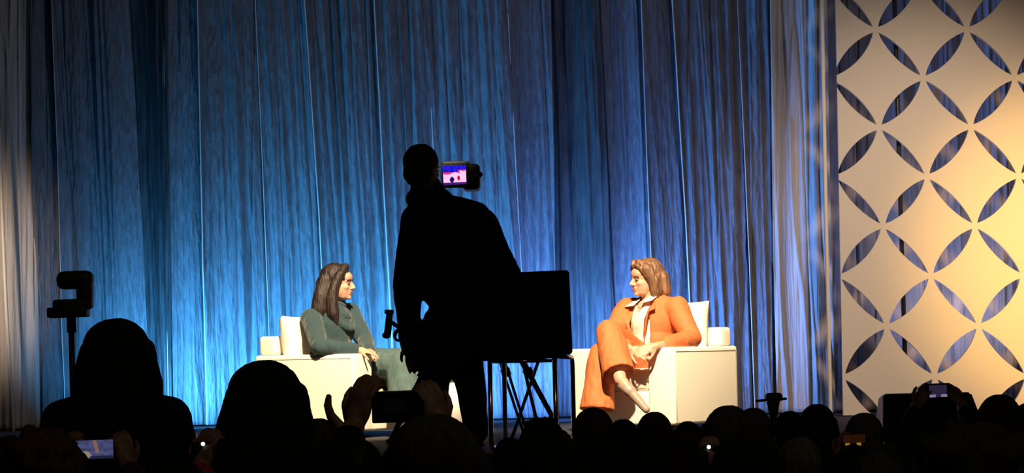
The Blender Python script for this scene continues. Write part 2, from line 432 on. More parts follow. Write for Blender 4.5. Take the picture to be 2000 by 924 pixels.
# left: faces right and towards the camera by 35 degrees; right: faces left and towards the camera by 54
c0 = W(692, 700, 15.4); dl = V((.848, -.53, 0)); nl = V((-.53, -.848, 0))
cl_ = c0 - nl * .425 - dl * .425; cl_.z = STZ
chL = armchair(cl_, math.atan2(dl.y, dl.x) + math.pi / 2, 'white box armchair at left holding the woman in teal')
c0 = W(1315, 700, 15.4); dr = V((-.588, -.809, 0)); nr = V((.809, -.588, 0))
cr_ = c0 - nr * .425 - dr * .425; cr_.z = STZ
chR = armchair(cr_, math.atan2(dr.y, dr.x) + math.pi / 2, 'white box armchair at right holding the woman in orange')
def pillow(loc, rotz, tilt, label, s=(0.42, 0.36, 0.15), roll=0.0):
    b = bmesh.new(); n = 20; top = []; bot = []
    for j in range(n + 1):
        tr = []; br = []
        for i in range(n + 1):
            u = i / n * 2 - 1; v = j / n * 2 - 1
            e = max(0, (1 - u ** 4)) ** .5 * max(0, (1 - v ** 4)) ** .5
            pin = 1 - 0.06 * (1 - abs(u) ** 2) * abs(v) ** 6
            x = u * s[0] / 2 * (1 - .06 * (1 - v * v) * (abs(u) ** 6)); z = v * s[1] / 2 * pin
            y = s[2] / 2 * e * (1 + .12 * noise.noise(V((u * 2, v * 2, rotz))))
            tr.append(b.verts.new((x, -y, z))); br.append(b.verts.new((x, y, z)))
        top.append(tr); bot.append(br)
    for j in range(n):
        for i in range(n):
            b.faces.new((top[j][i], top[j][i + 1], top[j + 1][i + 1], top[j + 1][i])); b.faces.new((bot[j][i], bot[j + 1][i], bot[j + 1][i + 1], bot[j][i + 1]))
    bmesh.ops.remove_doubles(b, verts=b.verts, dist=0.002)
    o = obj('cushion', b, M['leather']); o.location = loc
    o.rotation_euler = (Matrix.Rotation(rotz, 3, 'Z') @ Matrix.Rotation(tilt, 3, 'X') @ Matrix.Rotation(roll, 3, 'Y')).to_euler()
    return tag(o, label, 'cushion', 'loose cushions in the armchairs')
pillow(place_local(chL, (-0.17, 0.20, 0.665)), chL.rotation_euler.z, -0.16, 'loose white cushion behind the back of the woman in teal')
pillow(place_local(chR, (0.11, 0.205, 0.71)), chR.rotation_euler.z, -0.16, 'loose white cushion behind the shoulder of the woman in orange')

# side table between the chairs
tx = W(889, 800, 15.9)
t = empty('side_table', (tx.x, tx.y, STZ), 'small round cream side table glimpsed between cameraman and tripod', 'table')
b = bmesh.new(); cyl(b, (0, 0, .40), (0, 0, .43), .17, seg=40); obj('table_top', b, M['white'], t, smooth=False)
b = bmesh.new(); cyl(b, (0, 0, .02), (0, 0, .40), .11, .13, seg=28); obj('pedestal', b, M['white'], t)
b = bmesh.new(); cyl(b, (0, 0, 0), (0, 0, .02), .16, seg=32); obj('base', b, M['white'], t, smooth=False)

# ------------------------------------------------------------------ people
def frame(fwd, upv=V((0, 0, 1))):
    """matrix whose +Y is fwd and whose +Z is near upv"""
    y = V(fwd).normalized(); x = y.cross(V(upv)).normalized(); z = x.cross(y)
    return Matrix((x, y, z)).transposed()
def head_shape(bm, c, R, s=1.0, ears=True):
    def P(x, y, z): return V(c) + R @ V((x, y, z)) * s
    def E_(p, r): ell(bm, P(*p), tuple(k * s for k in r), R)
    E_((0, -.006, .028), (.073, .092, .084)); E_((0, .026, -.03), (.060, .062, .078)); E_((0, .035, -.07), (.046, .045, .038))
    E_((0, .071, -.088), (.018, .017, .016)); E_((0, .064, .035), (.052, .030, .035)); E_((0, .074, .012), (.046, .016, .010))
    for k in (-1, 1):
        E_((k * .034, .058, -.025), (.022, .025, .02)); 
        if ears: E_((k * .073, -.008, -.008), (.009, .019, .031))
        E_((k * .011, .093, -.033), (.009, .011, .007))
    cap(bm, P(0, .084, .008), P(0, .107, -.028), .008 * s, .0105 * s, 10)
    E_((0, .084, -.055), (.022, .012, .008)); E_((0, .082, -.066), (.019, .012, .007))
def face_parts(root, c, R, s, brow, world=True, lip=True):
    def P(x, y, z): return V(c) + R @ V((x, y, z)) * s
    for k in (-1, 1):
        b = bmesh.new(); ell(b, P(k * .031, .079, -.002), tuple(q * s for q in (.013, .009, .0075)), R, 14, 10); e = obj('eye', b, M['eyewhite'], root, world=world)
        b = bmesh.new(); ell(b, P(k * .031, .0855, -.002), tuple(q * s for q in (.0065, .004, .0065)), R, 12, 8); obj('iris', b, M['eye'], e).matrix_parent_inverse = Matrix()
        b = bmesh.new(); tube(b, [P(k * .012, .0905, .015), P(k * .03, .089, .021), P(k * .05, .076, .017)], .0032 * s, 8); obj('eyebrow', b, brow, root, world=world)
    if lip:
        b = bmesh.new(); ell(b, P(0, .0895, -.0545), tuple(q * s for q in (.021, .009, .0045)), R, 14, 8); ell(b, P(0, .088, -.065), tuple(q * s for q in (.018, .009, .0055)), R, 14, 8)
        obj('lips', b, M['lip'], root, world=world)
def hand(bm, wrist, d, n, side, s=1.0, curl=0.35, spread=0.0):
    """wrist point, finger direction d, back-of-hand normal n, thumb on side (+1: along d x n)"""
    d = V(d).normalized(); n = V(n).normalized(); x = d.cross(n).normalized() * side; n = x.cross(d) * side
    w = V(wrist); Rm = Matrix((x, d, n)).transposed()
    ell(bm, w + d * .045 * s, (.040 * s, .052 * s, .016 * s), Rm, 16, 10)
    cap(bm, w, w + d * .03 * s, .024 * s, .026 * s, 12)
    for i, (off, L) in enumerate(((.030, .078), (.010, .086), (-.010, .08), (-.029, .062))):
        p = w + d * .082 * s + x * off * s; a = 0.0; dirv = (d + x * (off * spread * 8)).normalized()
        for q, fr in enumerate((.45, .32, .23)):
            a += curl * (0.7 + 0.3 * q) + i * 0.04
            dv = dirv * math.cos(a) - n * math.sin(a)
            p2 = p + dv * L * fr * s
            cap(bm, p, p2, (.0088 - q * .0008) * s, (.0082 - q * .001) * s, 8); p = p2
    p = w + d * .025 * s + x * .026 * s
    for q, (L, a) in enumerate(((.038, .75), (.03, .5), (.024, .3))):
        dv = (d * math.cos(a) + x * math.sin(a) - n * (.25 + .25 * q)).normalized(); p2 = p + dv * L * s
        cap(bm, p, p2, (.012 - q * .0015) * s, (.0105 - q * .0015) * s, 8); p = p2
def torso_ells(bm, hip, neck, fwd, sw, grow=0.0, slim=1.0):
    """pelvis, waist, chest as ellipsoids along the spine"""
    ax = (neck - hip); L = ax.length; up_ = ax.normalized(); R = frame(V(fwd) - up_ * V(fwd).dot(up_), up_)
    R = Matrix((R.col[0], R.col[1], up_)).transposed()
    def E_(t, off, r): ell(bm, hip + up_ * L * t + R @ V(off), tuple(k * slim + grow for k in r), R)
    E_(0.02, (0, 0, 0), (.165, .125, .13)); E_(.33, (0, .01, 0), (.135, .105, .15)); E_(.66, (0, .012, 0), (sw * .80, .118, .17))
    E_(.86, (0, -.005, 0), (sw * .84, .088, .085))
    return R, up_, L

# ---- woman in orange
def woman_orange():
    Y = 15.95
    root = empty('person', (cr_.x, cr_.y, STZ), 'seated woman in an orange suit and cream shirt, legs crossed', 'person')
    hipc = W(1278, 700, 15.93); neck = W(1270, 592, 16.0)
    fwd = V((-.66, -.75, 0)).normalized(); lat = V((fwd.y, -fwd.x, 0)) * -1   # her left side (camera right)
    if lat.x < 0: lat = -lat
    shL = W(1322, 602, 15.85); shR = W(1224, 604, 16.1)
    elL = W(1352, 662, 15.72); wrL = W(1282, 676, 15.45); elR = W(1192, 662, 15.85); wrR = W(1232, 682, 15.5)
    hL = W(1296, 706, 15.85); hR = W(1258, 704, 16.0)
    kR = W(1190, 652, 15.58); aR = W(1212, 742, 15.32); tR = W(1262, 800, 15.24)
    kL = W(1174, 694, 15.60); aL = W(1166, 815, 15.52); tL = W(1140, 838, 15.36)
    aL.z = max(aL.z, STZ + .09); tL.z = STZ + .03
    hc = W(1262, 545, 15.97); Rh = frame(V((-.92, -.39, -.04))) ; hs_ = 1.13
    bm = bmesh.new()
    head_shape(bm, hc, Rh, hs_)
    cap(bm, neck - V((0, 0, .03)), hc + V((.01, 0, -.06)), .056, .05)
    torso_ells(bm, hipc, neck, fwd, .19)
    chain(bm, [shL, elL, wrL], [.05, .04, .026]); chain(bm, [shR, elR, wrR], [.05, .04, .026])
    hand(bm, wrL, (W(1240, 690, 15.4) - wrL), V((0.2, -.9, .5)), -1, 1.0, .25)
    hand(bm, wrR, (W(1262, 692, 15.38) - wrR), V((-.3, -.8, .5)), 1, 1.0, .35)
    for pts in ([hL, kL, aL], [hR, kR, aR]): chain(bm, pts, [.085, .06, .042])
    cap(bm, aR, aR + (tR - aR) * .8, .04, .028); cap(bm, aL, tL, .04, .028)
    obj('body', remesh(bm, .0055, 2), M['skin'], root, world=True)
    face_parts(root, hc, Rh, hs_, M['hair_blond'])
    # hair: shoulder-length bob parted at the side
    bm = bmesh.new()
    def P(x, y, z): return hc + Rh @ V((x, y, z)) * hs_
    def HE(p, r): ell(bm, P(*p), tuple(k * hs_ for k in r), Rh)
    HE((0, -.022, .043), (.092, .098, .088)); HE((0, -.05, -.005), (.098, .082, .095)); HE((0, -.06, -.055), (.10, .068, .07))
    for k in (-1, 1):
        chain(bm, [P(k * .03, .06, .105), P(k * .075, .03, .06), P(k * .088, -.005, -.01), P(k * .092, -.02, -.08), P(k * .085, -.015, -.125)], [.02 * hs_, .03 * hs_, .033 * hs_, .034 * hs_, .02 * hs_])
        chain(bm, [P(k * .02, .072, .092), P(k * .06, .06, .065), P(k * .078, .035, .02)], [.016, .017, .014])
        chain(bm, [P(k * .06, -.08, .0), P(k * .065, -.085, -.08), P(k * .055, -.08, -.13)], [.05, .05, .03])
    me = remesh(bm, .006, 2, wrinkle=.006, wscale=45, wst=(1, 1, .18))
    obj('hair', me, M['hair_blond'], root, world=True)
    # shirt
    bm = bmesh.new(); Rt, upt, L = torso_ells(bm, hipc, neck, fwd, .19, .008)
    cap(bm, neck - upt * .05, neck + upt * .012, .072, .062)
    def cut_shirt(p):
        q = p - hipc; h = q.dot(upt) / L; l = Rt.transposed() @ q
        return l.y > .01 and h > .80 and abs(l.x) < (h - .80) * .24
    obj('shirt', remesh(bm, .008, 2, wrinkle=.010, wscale=22, cut=cut_shirt), M['cream'], root, world=True)
    def T(x, y, t): return hipc + upt * L * t + Rt @ V((x, y, 0))
    # jacket with open front
    bm = bmesh.new(); torso_ells(bm, hipc, neck, fwd, .205, .024)
    for a, bb, c in ((shL, elL, wrL), (shR, elR, wrR)):
        chain(bm, [a, bb, bb + (c - bb) * .72], [.076, .060, .050])
        cap(bm, T(0, -.01, .9), a, .07, .074)
    def cut(p):
        q = p - hipc; h = q.dot(upt) / L; l = Rt.transposed() @ q
        if (p - neck).length < .085 and h > .9: return True
        if l.y < .02: return False
        return abs(l.x + .004) < .050 + .055 * max(0, h) and h > .0
    obj('jacket', remesh(bm, .009, 3, wrinkle=.013, wscale=11, cut=cut, solid=.006), M['orange'], root, world=True)
    jk = root.children[-1]
    # lapels and shirt collar
    def flap(name, pts, m, par, th=.005):
        b = bmesh.new(); vs = [b.verts.new(p) for p in pts]; f = b.faces.new(vs)
        bmesh.ops.triangulate(b, faces=[f]); bmesh.ops.subdivide_edges(b, edges=b.edges[:], cuts=2)
        bmesh.ops.solidify(b, geom=b.faces[:], thickness=th)
        bmesh.ops.recalc_face_normals(b, faces=b.faces)
        o = obj(name, b, m, par, world=True); return o
    for k in (-1, 1):
        flap('lapel', [T(k * .070, .05, 1.06), T(k * .115, .085, .98), T(k * .155, .150, .78), T(k * .115, .170, .74), T(k * .055, .175, .30), T(k * .070, .165, .62)], M['orange'], root)
        flap('collar', [T(k * .025, .085, 1.05), T(k * .065, .0, 1.16), T(k * .125, .05, 1.08), T(k * .125, .135, .95), T(k * .035, .15, .93)], M['cream'], root, .004)
    b = bmesh.new(); tube(b, [T(-.05, .05, 1.02), T(-.03, .10, .92), T(0, .115, .86), T(.03, .10, .92), T(.05, .05, 1.02)], .003, 8); obj('necklace', b, M['gold'], root, world=True)
    # trousers
    bm = bmesh.new()
    ell(bm, hipc, (.185, .155, .12), Rt)
    chain(bm, [hL, kL], [.105, .088]); chain(bm, [hR, kR], [.105, .092])
    e = aL + (kL - aL) * .12; cap(bm, kL, e, .088, .115, ends=(1, 0))
    e2 = aR + (kR - aR) * .13; cap(bm, kR, e2, .092, .108, ends=(1, 0))
    obj('trousers', remesh(bm, .009, 2, wrinkle=.014, wscale=12, wst=(1, 1, .5)), M['orange'], root, world=True)
    # shoes
    for a, tt in ((aR, tR), (aL, tL)):
        b = bmesh.new(); d = (tt - a); dn = d.normalized()
        cap(b, a + dn * .05, tt, .038, .026); cap(b, a + dn * .02 - V((0, 0, .02)), a + dn * .10, .036, .04)
        s_ = obj('shoe', remesh(b, .006, 2), M['shoe'], root, world=True)
woman_orange()

# ---- woman in teal
def woman_teal():
    root = empty('person', (cl_.x, cl_.y, STZ), 'seated woman with long dark hair in a dark teal outfit', 'person')
    hipc = W(648, 708, 15.95); neck = W(645, 602, 15.98)
    fwd = V((.86, -.5, 0)).normalized()
    shR = W(608, 624, 15.82); shL = W(682, 612, 16.12)
    elR = W(624, 677, 15.56); wrR = W(700, 684, 15.52); elL = W(712, 664, 16.0); wrL = W(722, 688, 15.72)
    hR = W(655, 710, 15.86); hL = W(668, 708, 16.05); kR = W(780, 712, 15.62); kL = W(797, 708, 15.80)
    aR = W(800, 815, 15.5); aL = W(820, 812, 15.7); tR = W(835, 838, 15.42); tL = W(860, 838, 15.62)
    for a in (aR, aL): a.z = STZ + .1
    for a in (tR, tL): a.z = STZ + .035
    hc = W(659, 553, 15.93); Rh = frame(V((.98, -.17, -.03))); hs_ = 1.12
    bm = bmesh.new(); head_shape(bm, hc, Rh, hs_)
    cap(bm, neck - V((0, 0, .03)), hc + V((-.01, 0, -.06)), .052, .047)
    torso_ells(bm, hipc, neck, fwd, .18)
    chain(bm, [shL, elL, wrL], [.046, .037, .025]); chain(bm, [shR, elR, wrR], [.046, .037, .025])
    hand(bm, wrR, V((.9, -.1, -.15)), V((0, -.3, 1)), 1, .95, .3); hand(bm, wrL, V((.3, -.9, -.1)), V((.1, -.2, 1)), -1, .95, .4)
    for pts in ([hL, kL, aL, tL], [hR, kR, aR, tR]): chain(bm, pts, [.085, .06, .042, .03])
    obj('body', remesh(bm, .0055, 2), M['skin'], root, world=True)
    face_parts(root, hc, Rh, hs_, M['hair_brown'])
    bm = bmesh.new()
    def P(x, y, z): return hc + Rh @ V((x, y, z)) * hs_
    def HE(p, r): ell(bm, P(*p), tuple(k * hs_ for k in r), Rh)
    HE((0, -.016, .040), (.084, .097, .086)); HE((0, -.045, -.02), (.086, .075, .10))
    for k in (-1, 1):
        chain(bm, [P(k * .02, .055, .108), P(k * .068, .035, .055), P(k * .082, .004, -.02), P(k * .092, -.012, -.10), P(k * .098, .0, -.19), P(k * .085, .02, -.25)], [.018, .026, .034, .042, .042, .02])
        chain(bm, [P(k * .05, -.06, .02), P(k * .07, -.08, -.08), P(k * .085, -.09, -.17), P(k * .09, -.08, -.22)], [.05, .06, .06, .04])
    cap(bm, P(0, -.08, 0), P(0, -.11, -.20), .06, .05)
    obj('hair', remesh(bm, .006, 2, wrinkle=.006, wscale=45, wst=(1, 1, .15)), M['hair_brown'], root, world=True)
    bm = bmesh.new(); Rt, upt, L = torso_ells(bm, hipc, neck, fwd, .185, .02)
    def T(x, y, t): return hipc + upt * L * t + Rt @ V((x, y, 0))
    for a, bb, c in ((shL, elL, wrL), (shR, elR, wrR)):
        chain(bm, [a, bb, bb + (c - bb) * .88], [.072, .058, .042]); cap(bm, T(0, 0, .9), a, .065, .07)
    obj('sweater', remesh(bm, .008, 3, wrinkle=.013, wscale=13), M['teal'], root, world=True)
    b = bmesh.new()    # cowl neck: three slack rings
    for q, (rx, ry, h, dr) in enumerate(((.075, .08, 1.05, .0), (.095, .115, .98, .03), (.115, .14, .88, .055))):
        tube(b, [T(math.cos(a) * rx, math.sin(a) * ry + .012, h - (dr / L * 2.0) * max(0, math.sin(a)) ** 2) for a in [2 * math.pi * k / 28 for k in range(28)]],   .027, 10, True)
    obj('cowl_collar', remesh(b, .007, 3, wrinkle=.006, wscale=30), M['teal'], root, world=True)
    bm = bmesh.new(); ell(bm, hipc, (.18, .15, .12), Rt)
    for h, k, a in ((hL, kL, aL), (hR, kR, aR)):
        cap(bm, h, k, .105, .09); cap(bm, k, a + (k - a) * .1, .09, .13, ends=(1, 0))
    obj('trousers', remesh(bm, .009, 2, wrinkle=.018, wscale=14, wst=(1, 1, .25)), M['teal_trouser'], root, world=True)
    for a, tt in ((aR, tR), (aL, tL)):
        b = bmesh.new(); cap(b, a - V((0, 0, .045)), tt, .04, .028); cap(b, a, a - V((0, 0, .05)), .04, .04)
        obj('shoe', remesh(b, .008, 2), M['black'], root, world=True)
woman_teal()

# ---- cameraman, seen from behind
YM = 13.3
def cameraman():
    Y = YM; o0 = W(860, 870, Y)
    root = empty('person', (o0.x, Y, STZ), 'cameraman in black seen from behind, standing at the video camera', 'person')
    hc = W(826, 331, Y - .04); Rh = frame(V((.55, .83, -.05))); hs_ = 1.12
    neck = W(842, 388, Y); hip = W(872, 640, Y)
    shL = W(812, 425, Y); elL = W(797, 560, Y - .05); wrL = W(800, 668, Y + .12)
    shR = W(930, 432, Y + .08); elR = W(985, 535, Y + .22); wrR = W(935, 590, Y + .45)
    hL = W(850, 660, Y); hR = W(900, 660, Y); kL = W(848, 765, Y + .02); kR = W(922, 765, Y + .05); aL = V((W(845, 850, Y).x, Y, STZ + .1)); aR = V((W(930, 850, Y).x, Y + .06, STZ + .1))
    bm = bmesh.new(); head_shape(bm, hc, Rh, hs_); cap(bm, neck, hc - V((0, 0, .05)), .074, .07)
    torso_ells(bm, hip, neck, V((.3, 1, 0)), .19, slim=.8)
    chain(bm, [shL, elL, wrL], [.055, .045, .036]); chain(bm, [shR, elR, wrR], [.055, .045, .03])
    hand(bm, wrL, V((.12, .1, -.95)), V((-.3, -.9, 0)), 1, 1.2, .2); hand(bm, wrR, V((-.5, .5, .2)), V((0, 0, 1)), -1, 1.0, .6)
    for h, k, a in ((hL, kL, aL), (hR, kR, aR)): chain(bm, [h, k, a, a + V((.02, .15, -.065))], [.09, .06, .045, .03])
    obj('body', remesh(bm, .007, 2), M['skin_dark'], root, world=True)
    face_parts(root, hc, Rh, hs_, AH['brown'], lip=False)
    bm = bmesh.new()
    def P(x, y, z): return hc + Rh @ V((x, y, z)) * hs_
    ell(bm, P(0, -.02, .036), tuple(k * hs_ for k in (.088, .10, .095)), Rh); ell(bm, P(0, -.045, -.02), tuple(k * hs_ for k in (.080, .068, .075)), Rh)
    obj('hair', remesh(bm, .007, 2, wrinkle=.006, wscale=40), AH['olive'], root, world=True)
    bm = bmesh.new()
    ell(bm, W(878, 455, Y + .02), (.235, .15, .17)); ell(bm, W(895, 540, Y), (.245, .16, .24)); ell(bm, W(900, 640, Y), (.225, .16, .2))
    cap(bm, W(838, 412, Y), W(925, 428, Y + .05), .115, .105); ell(bm, W(880, 440, Y), (.2, .14, .13)); cap(bm, neck - V((0, 0, .02)), neck + V((-.025, 0, .05)), .105, .092); ell(bm, W(822, 430, Y), (.10, .10, .12)); ell(bm, W(838, 388, Y), (.135, .12, .075))
    cap(bm, W(815, 430, Y), W(795, 560, Y - .05), .095, .082); cap(bm, W(795, 560, Y - .05), W(801, 672, Y + .09), .08, .062)
    cap(bm, W(905, 425, Y + .06), W(940, 440, Y + .08), .09, .10); cap(bm, W(940, 440, Y + .08), W(992, 545, Y + .2), .10, .085); cap(bm, W(992, 545, Y + .2), W(950, 590, Y + .40), .08, .055)
    obj('jacket', remesh(bm, .011, 3, wrinkle=.012, wscale=9), M['blackfab'], root, world=True)
    bm = bmesh.new(); ell(bm, W(876, 660, Y), (.19, .14, .15))
    for h, k, a in ((hL, kL, aL), (hR, kR, aR)): chain(bm, [h, k, a], [.11, .085, .07])
    obj('trousers', remesh(bm, .011, 3, wrinkle=.01, wscale=9), M['blackfab'], root, world=True)
    for a in (aL, aR):
        b = bmesh.new(); cap(b, a - V((0, .02, .055)), a + V((.02, .16, -.065)), .045, .035); cap(b, a, a - V((0, .02, .05)), .048, .045)
        obj('shoe', remesh(b, .008, 2), M['black'], root, world=True)
    b = bmesh.new(); tube(b, [W(838, 612, Y - .165), W(842, 640, Y - .17)], .012, 8)
    box(b, W(846, 632, Y - .17), (.05, .02, .075), bev=.006); obj('belt_pouch', b, AC['brown'], root, world=True)
cameraman()

# ---- display pictures, painted face by face on an emissive screen
def screen(name, parent, c, R, w, h, fn, strength, nx=40, ny=26):
    me = bpy.data.meshes.new(name); b = bmesh.new(); g = []
    for j in range(ny + 1):
        g.append([b.verts.new(V(c) + R @ V(((i / nx - .5) * w, 0, (.5 - j / ny) * h))) for i in range(nx + 1)])
    lay = b.loops.layers.color.new('Col')
    for j in range(ny):
        for i in range(nx):
            f = b.faces.new((g[j][i], g[j + 1][i], g[j + 1][i + 1], g[j][i + 1])); col = fn((i + .5) / nx, (j + .5) / ny)
            for l in f.loops: l[lay] = (*col, 1)
    b.to_mesh(me); b.free()
    m = bpy.data.materials.new(name + '_glow'); m.use_nodes = True; nt = m.node_tree; nt.nodes.clear()
    at = nt.nodes.new('ShaderNodeVertexColor'); at.layer_name = 'Col'; em = nt.nodes.new('ShaderNodeEmission'); out = nt.nodes.new('ShaderNodeOutputMaterial')
    em.inputs[1].default_value = strength; nt.links.new(at.outputs[0], em.inputs[0]); nt.links.new(em.outputs[0], out.inputs[0])
    me.materials.append(m)
    o = bpy.data.objects.new(name, me); C.objects.link(o); o.parent = parent
    bpy.context.view_layer.update(); o.matrix_parent_inverse = parent.matrix_world.inverted()
    return o
def stage_pic(u, v):
    n = noise.noise(V((u * 9, v * 5, 3)))
    if ((u - .38) / .10) ** 2 + ((v - .74) / .15) ** 2 < 1: return (.12, .03, .35)
    if ((u - .67) / .06) ** 2 + ((v - .66) / .13) ** 2 < 1: return (.75, .03, .06)
    if v > .9: return (.25, .1, .45)
    if v > .42 + .06 * math.sin(u * 9) - (.18 if u > .72 else 0): return (1, .72, .88)
    if v > .34 - (.1 if u > .65 else 0): return (.8, .2, .5)
    return (.12 + .12 * n, .08 + .05 * n, .75 + .3 * n)
# ---- tripod and video camera
YT = 14.0
head = W(915, 398, YT)
root = empty('tripod', (head.x, YT, STZ), 'black tripod carrying the video camera beside the cameraman', 'tripod')
hb = V((W(927, 700, YT).x, YT, 0))
b = bmesh.new(); cyl(b, (hb.x, YT, STZ + .42), (hb.x, YT, head.z - .1), .026); cyl(b, (hb.x, YT, 1.9), (hb.x, YT, 2.12), .045, .06); obj('center_column', b, M['black'], root, world=True)
b = bmesh.new(); box(b, (head.x, YT, head.z - .045), (.12, .14, .07), bev=.012); cyl(b, (hb.x, YT, head.z - .12), (hb.x, YT, head.z - .07), .05); obj('fluid_head', b, M['black'], root, world=True)
for ang in (-30, 60, 150):
    a = math.radians(ang); dx, dy = math.cos(a), math.sin(a)
    top = V((hb.x + dx * .05, YT + dy * .05, 1.98)); bot = V((hb.x + dx * .62, YT + dy * .5, STZ + .02))
    b = bmesh.new(); cap(b, top, top + (bot - top) * .55, .02, .02); side = V((-dy, dx, 0)) * .022
    for s in (-1, 1): cyl(b, top + side * s, bot + side * s * .6, .009)
    l = obj('leg', b, M['black'], root, world=True)
    b = bmesh.new(); ell(b, bot, (.028, .028, .02)); f_ = obj('rubber_foot', b, M['black'], l)
    b = bmesh.new(); mid = top + (bot - top) * .55; cyl(b, mid, mid + (bot - top) * .04, .03); obj('clamp', b, M['black'], l)
grip = W(763, 636, YM - .12)
b = bmesh.new(); tube(b, [V((head.x, YT - .07, head.z - .06)), W(850, 480, YM + .26), W(800, 600, YM + .18), W(772, 655, YM - .05)], .008, 10); ph = obj('pan_handle', b, M['black'], root, world=True)
b = bmesh.new(); cap(b, W(761, 612, YM - .12), W(757, 652, YM - .10), .019, .022); ell(b, W(755, 655, YM - .1), (.026, .026, .02)); cyl(b, W(760, 605, YM - .12), W(760, 613, YM - .12), .026)
cap(b, W(762, 628, YM - .12), W(780, 640, YM - .06), .012, .012)
obj('grip', b, M['black'], ph).matrix_parent_inverse = Matrix()
b = bmesh.new(); c_ = W(778, 655, YM - .07); tube(b, [c_ + V((math.cos(a) * .022, 0, math.sin(a) * .03)) for a in [2 * math.pi * k / 20 for k in range(20)]], .009, 8, True)
obj('handle_ring', b, M['black'], root, world=True)

YV = 13.98
vc = W(903, 345, YV)
root = empty('video_camera', (vc.x, YV, head.z - .01), 'black video camera with its lit flip-out screen beside the cameraman\'s head', 'video camera')
b = bmesh.new(); box(b, W(921, 348, YV), (.105, .26, .155), bev=.022); cap(b, W(921, 352, YV + .1), W(921, 352, YV + .26), .05, .05); obj('camera_body', b, M['black'], root, world=True)
b = bmesh.new(); box(b, W(890, 319, YV - .02), (.17, .05, .024), bev=.01); box(b, W(868, 340, YV - .02), (.012, .05, .14), bev=.004); obj('carry_handle', b, M['black'], root, world=True)
b = bmesh.new(); cap(b, W(932, 345, YV - .12), W(937, 341, YV - .17), .016, .018); obj('eyepiece', b, M['black'], root, world=True)
RS = Matrix.Rotation(math.radians(-1.2), 3, 'Y')
b = bmesh.new(); box(b, W(889, 343, YV - .135), (.165, .014, .15), bev=.006); fs = obj('flip_screen', b, M['black'], root, world=True)
s_ = screen('display', fs, W(888, 342, YV - .1435), RS, .138, .115, stage_pic, 1.25)
s_.matrix_parent_inverse = Matrix()

# ---- black chair with sled frame
YK = 13.05
kp = W(1035, 700, YK)
root = empty('stacking_chair', (kp.x, YK, STZ), 'black padded chair with chrome frame seen from behind, right of the cameraman', 'chair')
def K(px, py, dy=0): return W(px, py, YK + dy)
b = bmesh.new(); c1 = K(1012, 614); box(b, c1, (.60, .05, .48), RS, bev=.02, seg=4); obj('backrest', b, M['blackfab'], root, world=True)
b = bmesh.new(); box(b, K(1010, 690, .26), (.56, .50, .075), RS, bev=.03, seg=4); obj('seat', b, M['blackfab'], root, world=True)
zf = STZ + .012
def loopframe(x0, x1, yoff, lean):
    zt = K(1000, 701).z
    # side loop: vertical leg, floor rail towards the stage, front leg
    return rounded_path([V((x0, YK + .02, zt + .12)), V((x0, YK + .02, zf)), V((x1, YK + .50, zf)), V((x1, YK + .50, zt)), V((x0 + .01, YK + .04, zt + .01))], .05)
for (xa, xb) in ((K(958, 780).x, K(985, 780).x), (K(1085, 780).x, K(1124, 780).x)):
    b = bmesh.new(); tube(b, loopframe(xa, xb, 0, 0), .014, 10); obj('leg_frame', b, M['chrome'], root, world=True)
b = bmesh.new(); tube(b, [V((K(958, 780).x, YK + .02, K(1000, 706).z)), V((K(1085, 780).x, YK + .02, K(1000, 706).z))], .010, 8); obj('crossbar', b, M['chrome'], root, world=True)

# ---- light stand tubes right of the tripod
sp_ = W(1035, 800, 14.65)
root = empty('floor_stand', (sp_.x, 14.65, STZ), 'slender dark folding stand between the tripod and the black chair', 'stand')
for (a, c) in (((1020, 704), (1056, 838)), ((1052, 704), (1000, 842))):
    p, q = W(*a, 14.65), W(*c, 14.65 + (.12 if a[0] > 1030 else -.12)); q.z = STZ + .01
    b = bmesh.new(); cyl(b, p, q, .011); obj('leg', b, M['black'], root, world=True)
b = bmesh.new(); box(b, W(1036, 702, 14.65), (.2, .2, .02), bev=.005); obj('top_plate', b, M['black'], root, world=True)

# ------------------------------------------------------------------ camera on a pole at left
YP = 9.95
def poly_extrude(bm, pts, Y, th, bev=.006):
    vs = [bm.verts.new(W(x, y, Y)) for x, y in pts]; f = bm.faces.new(vs)
    r = bmesh.ops.extrude_face_region(bm, geom=[f]); nv = [v for v in r['geom'] if isinstance(v, bmesh.types.BMVert)]
    bmesh.ops.translate(bm, vec=(0, th, 0), verts=nv)
    bmesh.ops.bevel(bm, geom=bm.edges[:], offset=bev, segments=3, affect='EDGES', clamp_overlap=True)
pp = W(139, 800, YP)
root = empty('pole_camera', (pp.x, YP, 0), 'black camera rig on a slim pole at far left', 'camera')
b = bmesh.new(); box(b, W(147, 547, YP), (.155, .10, .078), RS, bev=.03, seg=4); obj('camera_body', b, M['black'], root, world=True)
b = bmesh.new(); box(b, W(166, 575, YP), (.066, .09, .13), RS, bev=.02, seg=4); obj('rear_arm', b, M['black'], root, world=True)
b = bmesh.new(); box(b, W(140, 597, YP), (.15, .10, .055), RS, bev=.012, seg=3); obj('mount', b, M['black'], root, world=True)
b = bmesh.new(); box(b, W(134, 610, YP), (.172, .11, .045), RS, bev=.01, seg=3); obj('base_plate', b, M['black'], root, world=True)
b = bmesh.new(); tp = W(139, 620, YP); tube(b, [tp, W(140, 650, YP)], .020, 12); tube(b, [W(139, 640, YP), W(143, 780, YP), V((pp.x, YP, .02))], .013, 12); obj('pole', b, M['black'], root, world=True)
for k in range(3):
    a = k * 2.09 + .4; b = bmesh.new(); cyl(b, (pp.x, YP, .5), (pp.x + math.cos(a) * .3, YP + math.sin(a) * .3, .01), .01); obj('leg', b, M['black'], root, world=True)

